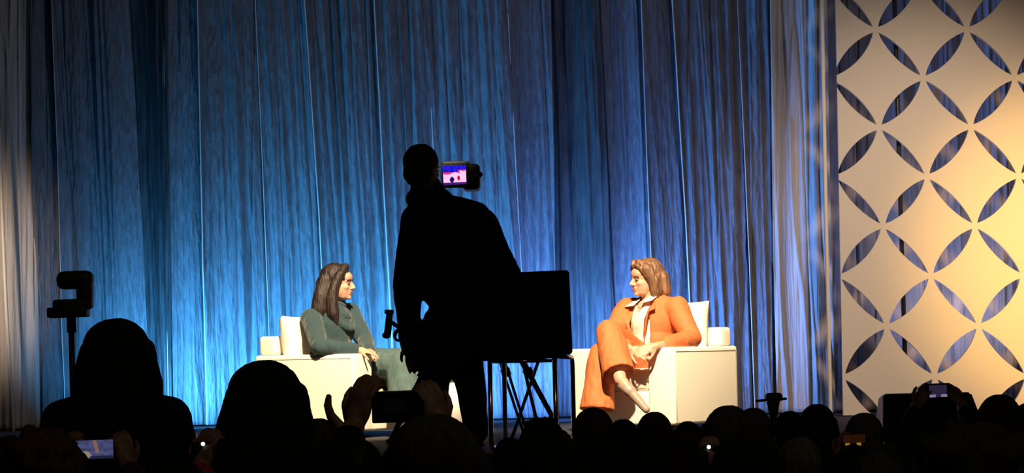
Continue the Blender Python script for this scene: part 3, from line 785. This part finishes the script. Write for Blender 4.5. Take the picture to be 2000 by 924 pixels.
# ------------------------------------------------------------------ audience
def build_body(sex, standing=False, arms='lap'):
    """meshes in local coordinates, facing +Y, feet at z=0; head top 1.27 seated / 1.68 standing"""
    dz = .41 if standing else 0
    sw = .185 if sex == 'm' else .165
    hip = V((0, 0, .50 + dz)); neck = V((0, -.01, 1.0 + dz)); hc = V((0, .025, 1.147 + dz)); Rh = Matrix.Identity(3)
    def limbs():
        L = []
        for s in (-1, 1):
            sh = V((s * sw, -.01, (.925 if standing else .95) + dz))
            if arms == 'up': el = V((s * (sw + .10), .20, .84 + dz)); wr = V((s * .11, .42, 1.02 + dz))
            elif standing: el = V((s * (sw + .05), -.03, .68 + dz)); wr = V((s * (sw - .02), .17, .60 + dz))
            else: el = V((s * (sw + .05), .02, .70)); wr = V((s * .12, .24, .60))
            L.append((s, sh, el, wr))
        return L
    bm = bmesh.new(); head_shape(bm, hc, Rh, 1.0)
    cap(bm, neck - V((0, 0, .02)), hc - V((0, .01, .05)), .056, .053)
    torso_ells(bm, hip, neck, V((0, 1, 0)), sw)
    for s, sh, el, wr in limbs():
        chain(bm, [sh, el, wr], [.05, .04, .028])
        if arms == 'up': hand(bm, wr, V((-s * .25, .1, .95)), V((s * .8, -.5, 0)), s, 1, .45)
        else: hand(bm, wr, V((-s * .4, .8, -.2)), V((0, .2, 1)), s, 1, .3)
        if standing: pts = [V((s * .09, 0, .9)), V((s * .1, .01, .49)), V((s * .1, -.02, .09)), V((s * .11, .13, .03))]
        else: pts = [V((s * .09, 0, .49)), V((s * .11, .43, .49)), V((s * .11, .42, .09)), V((s * .12, .56, .03))]
        chain(bm, pts, [.08, .06, .042, .028])
    R = {'body': remesh(bm, .0085, 2)}
    bm = bmesh.new(); torso_ells(bm, hip, neck, V((0, 1, 0)), sw + .012, .018)
    for s, sh, el, wr in limbs():
        chain(bm, [sh, el, el + (wr - el) * .9], [.07, .058, .042]); cap(bm, V((0, -.01, .985 + dz)), sh, .06, .066)
    cap(bm, neck - V((0, 0, .03)), neck + V((0, -.005, .02)), .075, .066)
    R['top'] = remesh(bm, .013, 2, wrinkle=.01, wscale=10)
    bm = bmesh.new(); ell(bm, hip, (.18, .15, .12))
    for s in (-1, 1):
        if standing: pts = [V((s * .09, 0, .88)), V((s * .1, .01, .49)), V((s * .1, -.02, .08))]
        else: pts = [V((s * .09, 0, .49)), V((s * .11, .43, .49)), V((s * .11, .42, .08))]
        chain(bm, pts, [.10, .08, .062])
    R['trousers'] = remesh(bm, .014, 2, wrinkle=.008, wscale=10)
    bm = bmesh.new()
    for s in (-1, 1):
        p = V((s * .1, -.02, .045)) if standing else V((s * .11, .42, .045))
        cap(bm, p, p + V((0, .14, -.01)), .043, .033)
    R['shoes'] = remesh(bm, .01, 2)
    return R, hc
def build_hair(kind):
    """hair around a head centred on the origin, facing +Y"""
    bm = bmesh.new(); w = .006
    if kind == 'short':
        ell(bm, (0, -.018, .034), (.083, .096, .092)); ell(bm, (0, -.045, -.02), (.076, .06, .065))
    elif kind == 'curly':
        random.seed(5); ell(bm, (0, -.02, .04), (.10, .105, .10)); w = .012
        for k in range(60):
            a = random.uniform(0, 6.28); h = random.uniform(-.5, 1)
            ell(bm, (math.cos(a) * .10 * math.sqrt(1 - h * h * .9), -.03 + math.sin(a) * .09 * math.sqrt(1 - h * h * .9), .03 + h * .095), random.uniform(.018, .03), seg=8, rings=6)
    elif kind == 'bob':
        ell(bm, (0, -.02, .036), (.094, .10, .092)); ell(bm, (0, -.04, -.04), (.10, .075, .10))
        for k in (-1, 1): chain(bm, [V((k * .075, .02, .03)), V((k * .088, .0, -.05)), V((k * .082, .0, -.11))], [.032, .036, .022])
    elif kind == 'long':
        ell(bm, (0, -.02, .030), (.104, .108, .098)); ell(bm, (0, -.05, -.08), (.118, .08, .14)); ell(bm, (0, -.075, -.22), (.128, .062, .16)); ell(bm, (.01, -.09, -.32), (.12, .05, .14))
        for k in (-1, 1): chain(bm, [V((k * .08, .02, .02)), V((k * .10, -.01, -.10)), V((k * .115, -.02, -.24))], [.036, .044, .03])
    elif kind == 'bun':
        ell(bm, (0, -.018, .034), (.084, .096, .092)); ell(bm, (0, -.05, -.01), (.076, .06, .065)); ell(bm, (0, -.085, .085), (.045, .042, .04))
    elif kind == 'ponytail':
        ell(bm, (0, -.018, .034), (.084, .096, .092)); ell(bm, (0, -.105, .05), .03)
        chain(bm, [V((0, -.10, .04)), V((.01, -.125, -.04)), V((.015, -.115, -.15))], [.025, .034, .018])
    elif kind == 'thin':
        ell(bm, (0, -.016, .028), (.080, .092, .088)); ell(bm, (0, -.045, -.03), (.076, .055, .055))
    elif kind == 'spiky':
        ell(bm, (0, -.018, .034), (.084, .096, .09)); random.seed(9); w = .002
        for k in range(40):
            a = random.uniform(0, 6.28); rr = random.uniform(0, .07)
            p = V((math.cos(a) * rr, -.02 + math.sin(a) * rr, .10)); cap(bm, p, p + V((math.cos(a) * .02, math.sin(a) * .02, .035 - rr * .2)), .012, .004, 8)
    return remesh(bm, .0075, 2, wrinkle=w, wscale=38, wst=(1, 1, .3))
BODY = {}
def get_body(key):
    if key not in BODY: BODY[key] = build_body(*key)
    return BODY[key]
HAIR = {}
def face_meshes():
    out = []
    for k in (-1, 1):
        b = bmesh.new(); ell(b, (k * .031, .079, -.002), (.013, .009, .0075), None, 12, 8)
        me = bpy.data.meshes.new('eye'); b.to_mesh(me); b.free(); me.materials.append(M['eyewhite']); out.append(me)
    return out
EYES = face_meshes()
def person(px, py, Y, hairk, hcol, ccol, label, sex='m', standing=False, arms='lap', turn=0.0, group=None, wide=1.0, skin=None):
    meshes, hc = get_body((sex, standing, arms))
    topz = 1.253 + (.41 if standing else 0)
    if hairk in ('curly', 'spiky'): topz += .02
    p = W(px, py, Y); s = p.z / (topz + .012)
    root = empty('person', (p.x, Y - .025, 0), label, 'person', group)
    root.scale = (s * wide, s * wide, s); root.rotation_euler.z = turn
    def put(name, key, m):
        src = meshes[key]
        o = bpy.data.objects.new(name, src); C.objects.link(o); o.parent = root
        if not src.materials: src.materials.append(m)
        o.material_slots[0].link = 'OBJECT'; o.material_slots[0].material = m
        return o
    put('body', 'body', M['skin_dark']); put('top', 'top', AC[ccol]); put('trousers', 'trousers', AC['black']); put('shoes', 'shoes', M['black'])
    if hairk not in HAIR: HAIR[hairk] = build_hair(hairk); HAIR[hairk].materials.append(AH['black'])
    o = bpy.data.objects.new('hair', HAIR[hairk]); C.objects.link(o); o.parent = root; o.location = hc
    o.material_slots[0].link = 'OBJECT'; o.material_slots[0].material = AH[hcol]
    for me in EYES:
        e = bpy.data.objects.new('eye', me); C.objects.link(e); e.parent = root; e.location = hc
    return root
GA = 'seated audience members in dark silhouette'
P_ = person
P_(228, 628, 8.2, 'long', 'black', 'navy', 'long-haired onlooker beside the pole camera, shoulders high against the blue drape', 'f', True, turn=.05, wide=1.12)
P_(517, 710, 6.7, 'long', 'black', 'black', 'long-haired onlooker in front of the left armchair', 'f', True, turn=-.05, wide=1.12)
P_(845, 818, 5.25, 'bob', 'olive', 'black', 'onlooker below the cameraman, raising a dark phone in both hands', 'm', False, 'lap', wide=1.02)
P_(84, 842, 6.7, 'curly', 'umber', 'brown', 'brown-haired onlooker at lower left holding up the phone with the lit picture', 'f', False, 'lap')
AUD = [
 (20, 853, 10.51, 'short', 'grey', 'charcoal', 'short-haired head at the far left edge in front of the beige drape', 'm', -.1),
 (412, 852, 9.00, 'short', 'black', 'maroon', 'person in maroon between the two long-haired onlookers', 'm', .1),
 (340, 898, 5.51, 'short', 'black', 'maroon', 'low head at the bottom edge left of the second long-haired onlooker', 'm', .1),
 (622, 822, 8.10, 'short', 'brown', 'maroon', 'person in dark red behind the raised fingers of the phone photographer', 'f', 0),
 (698, 856, 7.13, 'thin', 'black', 'maroon', 'head low under the raised dark phone', 'm', 0),
 (1062, 812, 8.83, 'spiky', 'black', 'black', 'spiky-haired head under the legs of the black chair', 'm', 0),
 (1157, 800, 9.59, 'short', 'brown', 'plum', 'round head in front of the hanging orange trouser leg', 'm', -.1),
 (1216, 822, 11.12, 'short', 'black', 'black', 'low head just right of the orange trouser hem', 'm', .1),
 (1277, 808, 10.55, 'short', 'brown', 'plum', 'round head below the pointed shoe of the woman in orange', 'f', .1),
 (1342, 822, 12.10, 'thin', 'black', 'navy', 'low head in front of the side of the right armchair', 'm', 0),
 (1421, 797, 9.40, 'bob', 'grey', 'charcoal', 'grey bobbed head at the right corner of the right armchair', 'f', .1),
 (1470, 800, 10.56, 'short', 'grey', 'navy', 'grey head just left of the small stage device', 'm', 0),
 (1541, 806, 11.36, 'short', 'black', 'black', 'dark head just right of the small stage device', 'm', 0),
 (1594, 793, 12.10, 'bob', 'black', 'black', 'rounded dark head in front of the pale grey drape', 'f', -.1),
 (1686, 810, 9.80, 'short', 'grey', 'navy', 'head with a bluish sheen at the foot of the lattice panel', 'm', .1),
 (1838, 812, 11.22, 'short', 'brown', 'charcoal', 'onlooker holding up the small camera before the lattice panel', 'm', 0),
 (1950, 775, 10.47, 'bob', 'brown', 'black', 'rounded head right of the stage monitor speaker', 'f', .1),
 (2006, 790, 11.59, 'short', 'black', 'black', 'head cut by the right edge of the frame', 'm', 0),
 (995, 858, 10.32, 'short', 'black', 'black', 'small head between tripod leg and phone photographer', 'm', .1),
 (1330, 842, 8.68, 'bun', 'brown', 'black', 'head with a bun below the right armchair', 'f', 0),
 (1170, 852, 7.33, 'bob', 'black', 'black', 'bobbed head under the orange trouser leg, nearest to the camera there', 'f', 0),
 (1455, 850, 5.60, 'short', 'black', 'charcoal', 'dark head below the small stage device', 'm', .1),
 (1560, 852, 8.12, 'thin', 'ash', 'black', 'fair thin-haired head right below the small stage device', 'm', 0),
 (1664, 872, 8.85, 'short', 'black', 'black', 'onlooker with the orange-lit phone near the foot of the lattice panel', 'm', 0),
 (1885, 836, 4.85, 'curly', 'brown', 'black', 'curly head below the right half of the stage monitor speaker', 'f', 0),
 (1985, 850, 7.97, 'short', 'olive', 'black', 'olive-tinted head at the right edge', 'm', 0),
 (1058, 846, 6.30, 'curly', 'black', 'black', 'big curly head at the bottom centre below the black chair', 'f', 0),
 (1262, 874, 8.10, 'bob', 'black', 'black', 'broad bobbed head at the bottom below the pointed shoe', 'f', 0),
 (1405, 880, 6.42, 'short', 'black', 'black', 'broad dark head at the bottom below the right armchair corner', 'm', .1),
 (1712, 888, 6.66, 'short', 'olive', 'black', 'head at the bottom edge below the orange-lit phone', 'm', 0),
 (1852, 893, 5.90, 'curly', 'umber', 'black', 'reddish-brown curly head at the bottom right', 'f', 0),
]
for (px, py, Y, hk, hc_, cc, lab, sex, turn) in AUD: P_(px, py, Y, hk, hc_, cc, lab, sex, False, 'lap', turn, GA)

# ---- things held up by the audience
def phone(px, py, Y, w, h, label, fn=None, strength=1.0, name='phone', scr=None):
    c = W(px, py, Y); root = empty(name, c, label, 'phone')
    b = bmesh.new(); box(b, (0, 0, 0), (w, .009, h), RS, bev=.004, seg=3); obj('case', b, M['black'], root)
    if fn:
        sw_, sh_ = scr or (w * .93, h * .9)
        screen('display', root, c + V((0, -.0052, 0)), RS, sw_, sh_, fn, strength)
    return root
def pic_phone(u, v):
    n = noise.noise(V((u * 8, v * 5, 1)))
    if ((u - .27) / .15) ** 2 + ((v - .78) / .2) ** 2 < 1: return (.55, .5, .45)
    if abs(u - .52 - .1 * v) < .05 and v < .7: return (.5, .36, .34)
    if v > .85: return (.12, .12, .25)
    return (.26 + .08 * n, .27 + .08 * n, .42 + .1 * n)
def pic_dim(u, v): return (.012, .011, .014) if (.2 < u < .62 and .2 < v < .75) else (.002, .002, .002)
def pic_orange(u, v):
    if v > .6: return (.6, .45, .2) if (.1 < u < .3 or .6 < u < .8) else (.02, .01, .0)
    return (.16, .07, .012)
def pic_small(u, v): return (.5, .45, .6) if v > .75 and abs(u - .5) > .15 else (.16, .14, .22)
phone(184, 878, 7.1, .128, .064, 'landscape phone with a lit picture of the stage at lower left', pic_phone, 1.0)
phone(781, 794, 5.95, .146, .082, 'dark phone held sideways in front of the left armchair', pic_dim, 1.0)
phone(1668, 862, 9.35, .098, .06, 'phone glowing orange near the foot of the lattice panel', pic_orange, .9)
phone(1832, 764, 11.8, .125, .08, 'small camera with a lit screen held up before the lattice panel', pic_small, 1.0, 'compact_camera', (.09, .062))
for (px, py, Y, lab) in ((397, 867, 5.95, 'phone showing a white light dot in front of the person in maroon'), (1384, 873, 6.0, 'phone showing a small white light below the right armchair')):
    r_ = phone(px + 3, py + 16, Y, .07, .055, lab)
    b = bmesh.new(); ell(b, W(px, py, Y) - r_.location + V((0, -.006, 0)), (.005, .002, .005)); obj('flash_light', b, mat('flash_glow', (1, 1, 1), emit=(.9, .95, 1, 2.5)), r_)
# raised arms and hands are children of the people holding the things
def raised_arm(owner_prefix, elbow, wrist, d, n, side, s, sleeve, curl=.5, spread=0.0, r=(.045, .03)):
    own = [o for o in C.objects if o.get('label', '').startswith(owner_prefix)][0]
    bm = bmesh.new(); chain(bm, [elbow, wrist], list(r)); hand(bm, wrist, d, n, side, s, curl, spread)
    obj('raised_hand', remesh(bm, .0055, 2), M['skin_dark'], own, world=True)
    bm = bmesh.new(); cap(bm, elbow, elbow + (wrist - elbow) * .7, r[0] + .015, r[1] + .014); obj('sleeve', remesh(bm, .008, 2, wrinkle=.006), sleeve, own, world=True)
ow = 'onlooker below the cameraman'
raised_arm(ow, W(655, 925, 5.45), W(690, 838, 5.85), V((.25, .1, .95)), V((-.6, -.75, 0)), -1, 1.1, AC['black'], .55)
raised_arm(ow, W(905, 930, 5.45), W(862, 838, 5.85), V((-.25, .1, .95)), V((.6, -.75, 0)), 1, 1.0, AC['black'], .55)
b = bmesh.new(); chain(b, [W(664, 836, 5.8), W(646, 812, 5.8), W(640, 792, 5.8), W(642, 775, 5.8)], [.017, .012, .0105, .008]); own = [o for o in C.objects if o.get('label', '').startswith(ow)][0]
obj('finger', remesh(b, .004, 1), M['skin_dark'], own, world=True)
ow = 'brown-haired onlooker at lower left'
raised_arm(ow, W(100, 960, 6.85), W(118, 915, 7.1), V((.3, .1, .9)), V((-.6, -.75, 0)), -1, .9, AC['brown'], .5)
raised_arm(ow, W(272, 965, 6.85), W(252, 915, 7.1), V((-.2, .1, .9)), V((.6, -.75, 0)), 1, .9, AC['brown'], .5)
ow = 'onlooker holding up the small camera'
raised_arm(ow, W(1768, 850, 11.5), W(1790, 792, 11.8), V((.5, .1, .8)), V((-.6, -.75, 0)), -1, 1, AC['charcoal'], .5)
raised_arm(ow, W(1902, 850, 11.5), W(1879, 792, 11.8), V((-.5, .1, .8)), V((.6, -.75, 0)), 1, 1, AC['charcoal'], .5)
ow = 'onlooker with the orange-lit phone'
raised_arm(ow, W(1625, 940, 9.1), W(1638, 898, 9.38), V((.3, .1, .9)), V((-.6, -.75, 0)), -1, .9, AC['black'], .5)

raised_arm('low head at the bottom edge left of', W(385, 960, 5.6), W(388, 925, 5.95), V((.2, .1, .9)), V((-.5, -.8, 0)), -1, .9, AC['maroon'], .5)
raised_arm('dark head below the small stage device', W(1420, 965, 5.7), W(1408, 930, 6.0), V((-.2, .1, .9)), V((.5, -.8, 0)), 1, .8, AC['black'], .5)

# ---- stage monitor speaker and small stage device
ms = W(1811, 800, 13.1)
root = empty('stage_monitor', (ms.x, 13.1, STZ), 'black wedge stage monitor speaker before the lattice panel', 'speaker')
zt = W(1811, 767, 13.1).z - STZ
b = bmesh.new(); w2 = .285
prof = [(-.18, 0), (-.18, .10), (-.02, zt), (.16, zt - .02), (.2, 0)]
A = [b.verts.new((-w2 + (.035 if z > .15 else 0), y, z)) for y, z in prof]; B = [b.verts.new((w2 - (.035 if z > .15 else 0), y, z)) for y, z in prof]
b.faces.new(A); b.faces.new(B[::-1])
for i in range(5): j = (i + 1) % 5; b.faces.new((A[i], B[i], B[j], A[j]))
bmesh.ops.recalc_face_normals(b, faces=b.faces); bmesh.ops.bevel(b, geom=b.edges[:], offset=.012, segments=2, affect='EDGES')
obj('cabinet', b, M['black'], root, smooth=False)
b = bmesh.new(); rotg = Matrix.Rotation(math.atan2(zt - .10, .16), 3, 'X'); box(b, (0, -.105, .10 + (zt - .10) / 2), (.46, .22, .012), rotg, bev=.004); obj('grille', b, M['blackfab'], root, smooth=False)
dv = W(1510, 800, 12.95)
root = empty('ptz_camera', (dv.x, 12.95, STZ), 'small black domed device with thin side brims standing on the stage edge', 'camera')
def D(px, py): return W(px, py, 12.95)
b = bmesh.new(); box(b, D(1511, 776), (.095, .09, .05), RS, bev=.02, seg=4); obj('camera_head', b, M['black'], root, world=True)
b = bmesh.new(); box(b, D(1506, 781), (.175, .05, .014), Matrix.Rotation(math.radians(-3), 3, 'Y'), bev=.005); obj('side_arm', b, M['black'], root, world=True)
b = bmesh.new(); q = D(1510, 785); cyl(b, (q.x, 12.95, q.z), (q.x, 12.95, q.z - .07), .038, .024); cyl(b, (q.x, 12.95, STZ + .02), (q.x, 12.95, q.z - .06), .022); obj('neck', b, M['black'], root, world=True)
b = bmesh.new(); cyl(b, (q.x, 12.95, STZ), (q.x, 12.95, STZ + .02), .08); obj('base', b, M['black'], root, world=True)
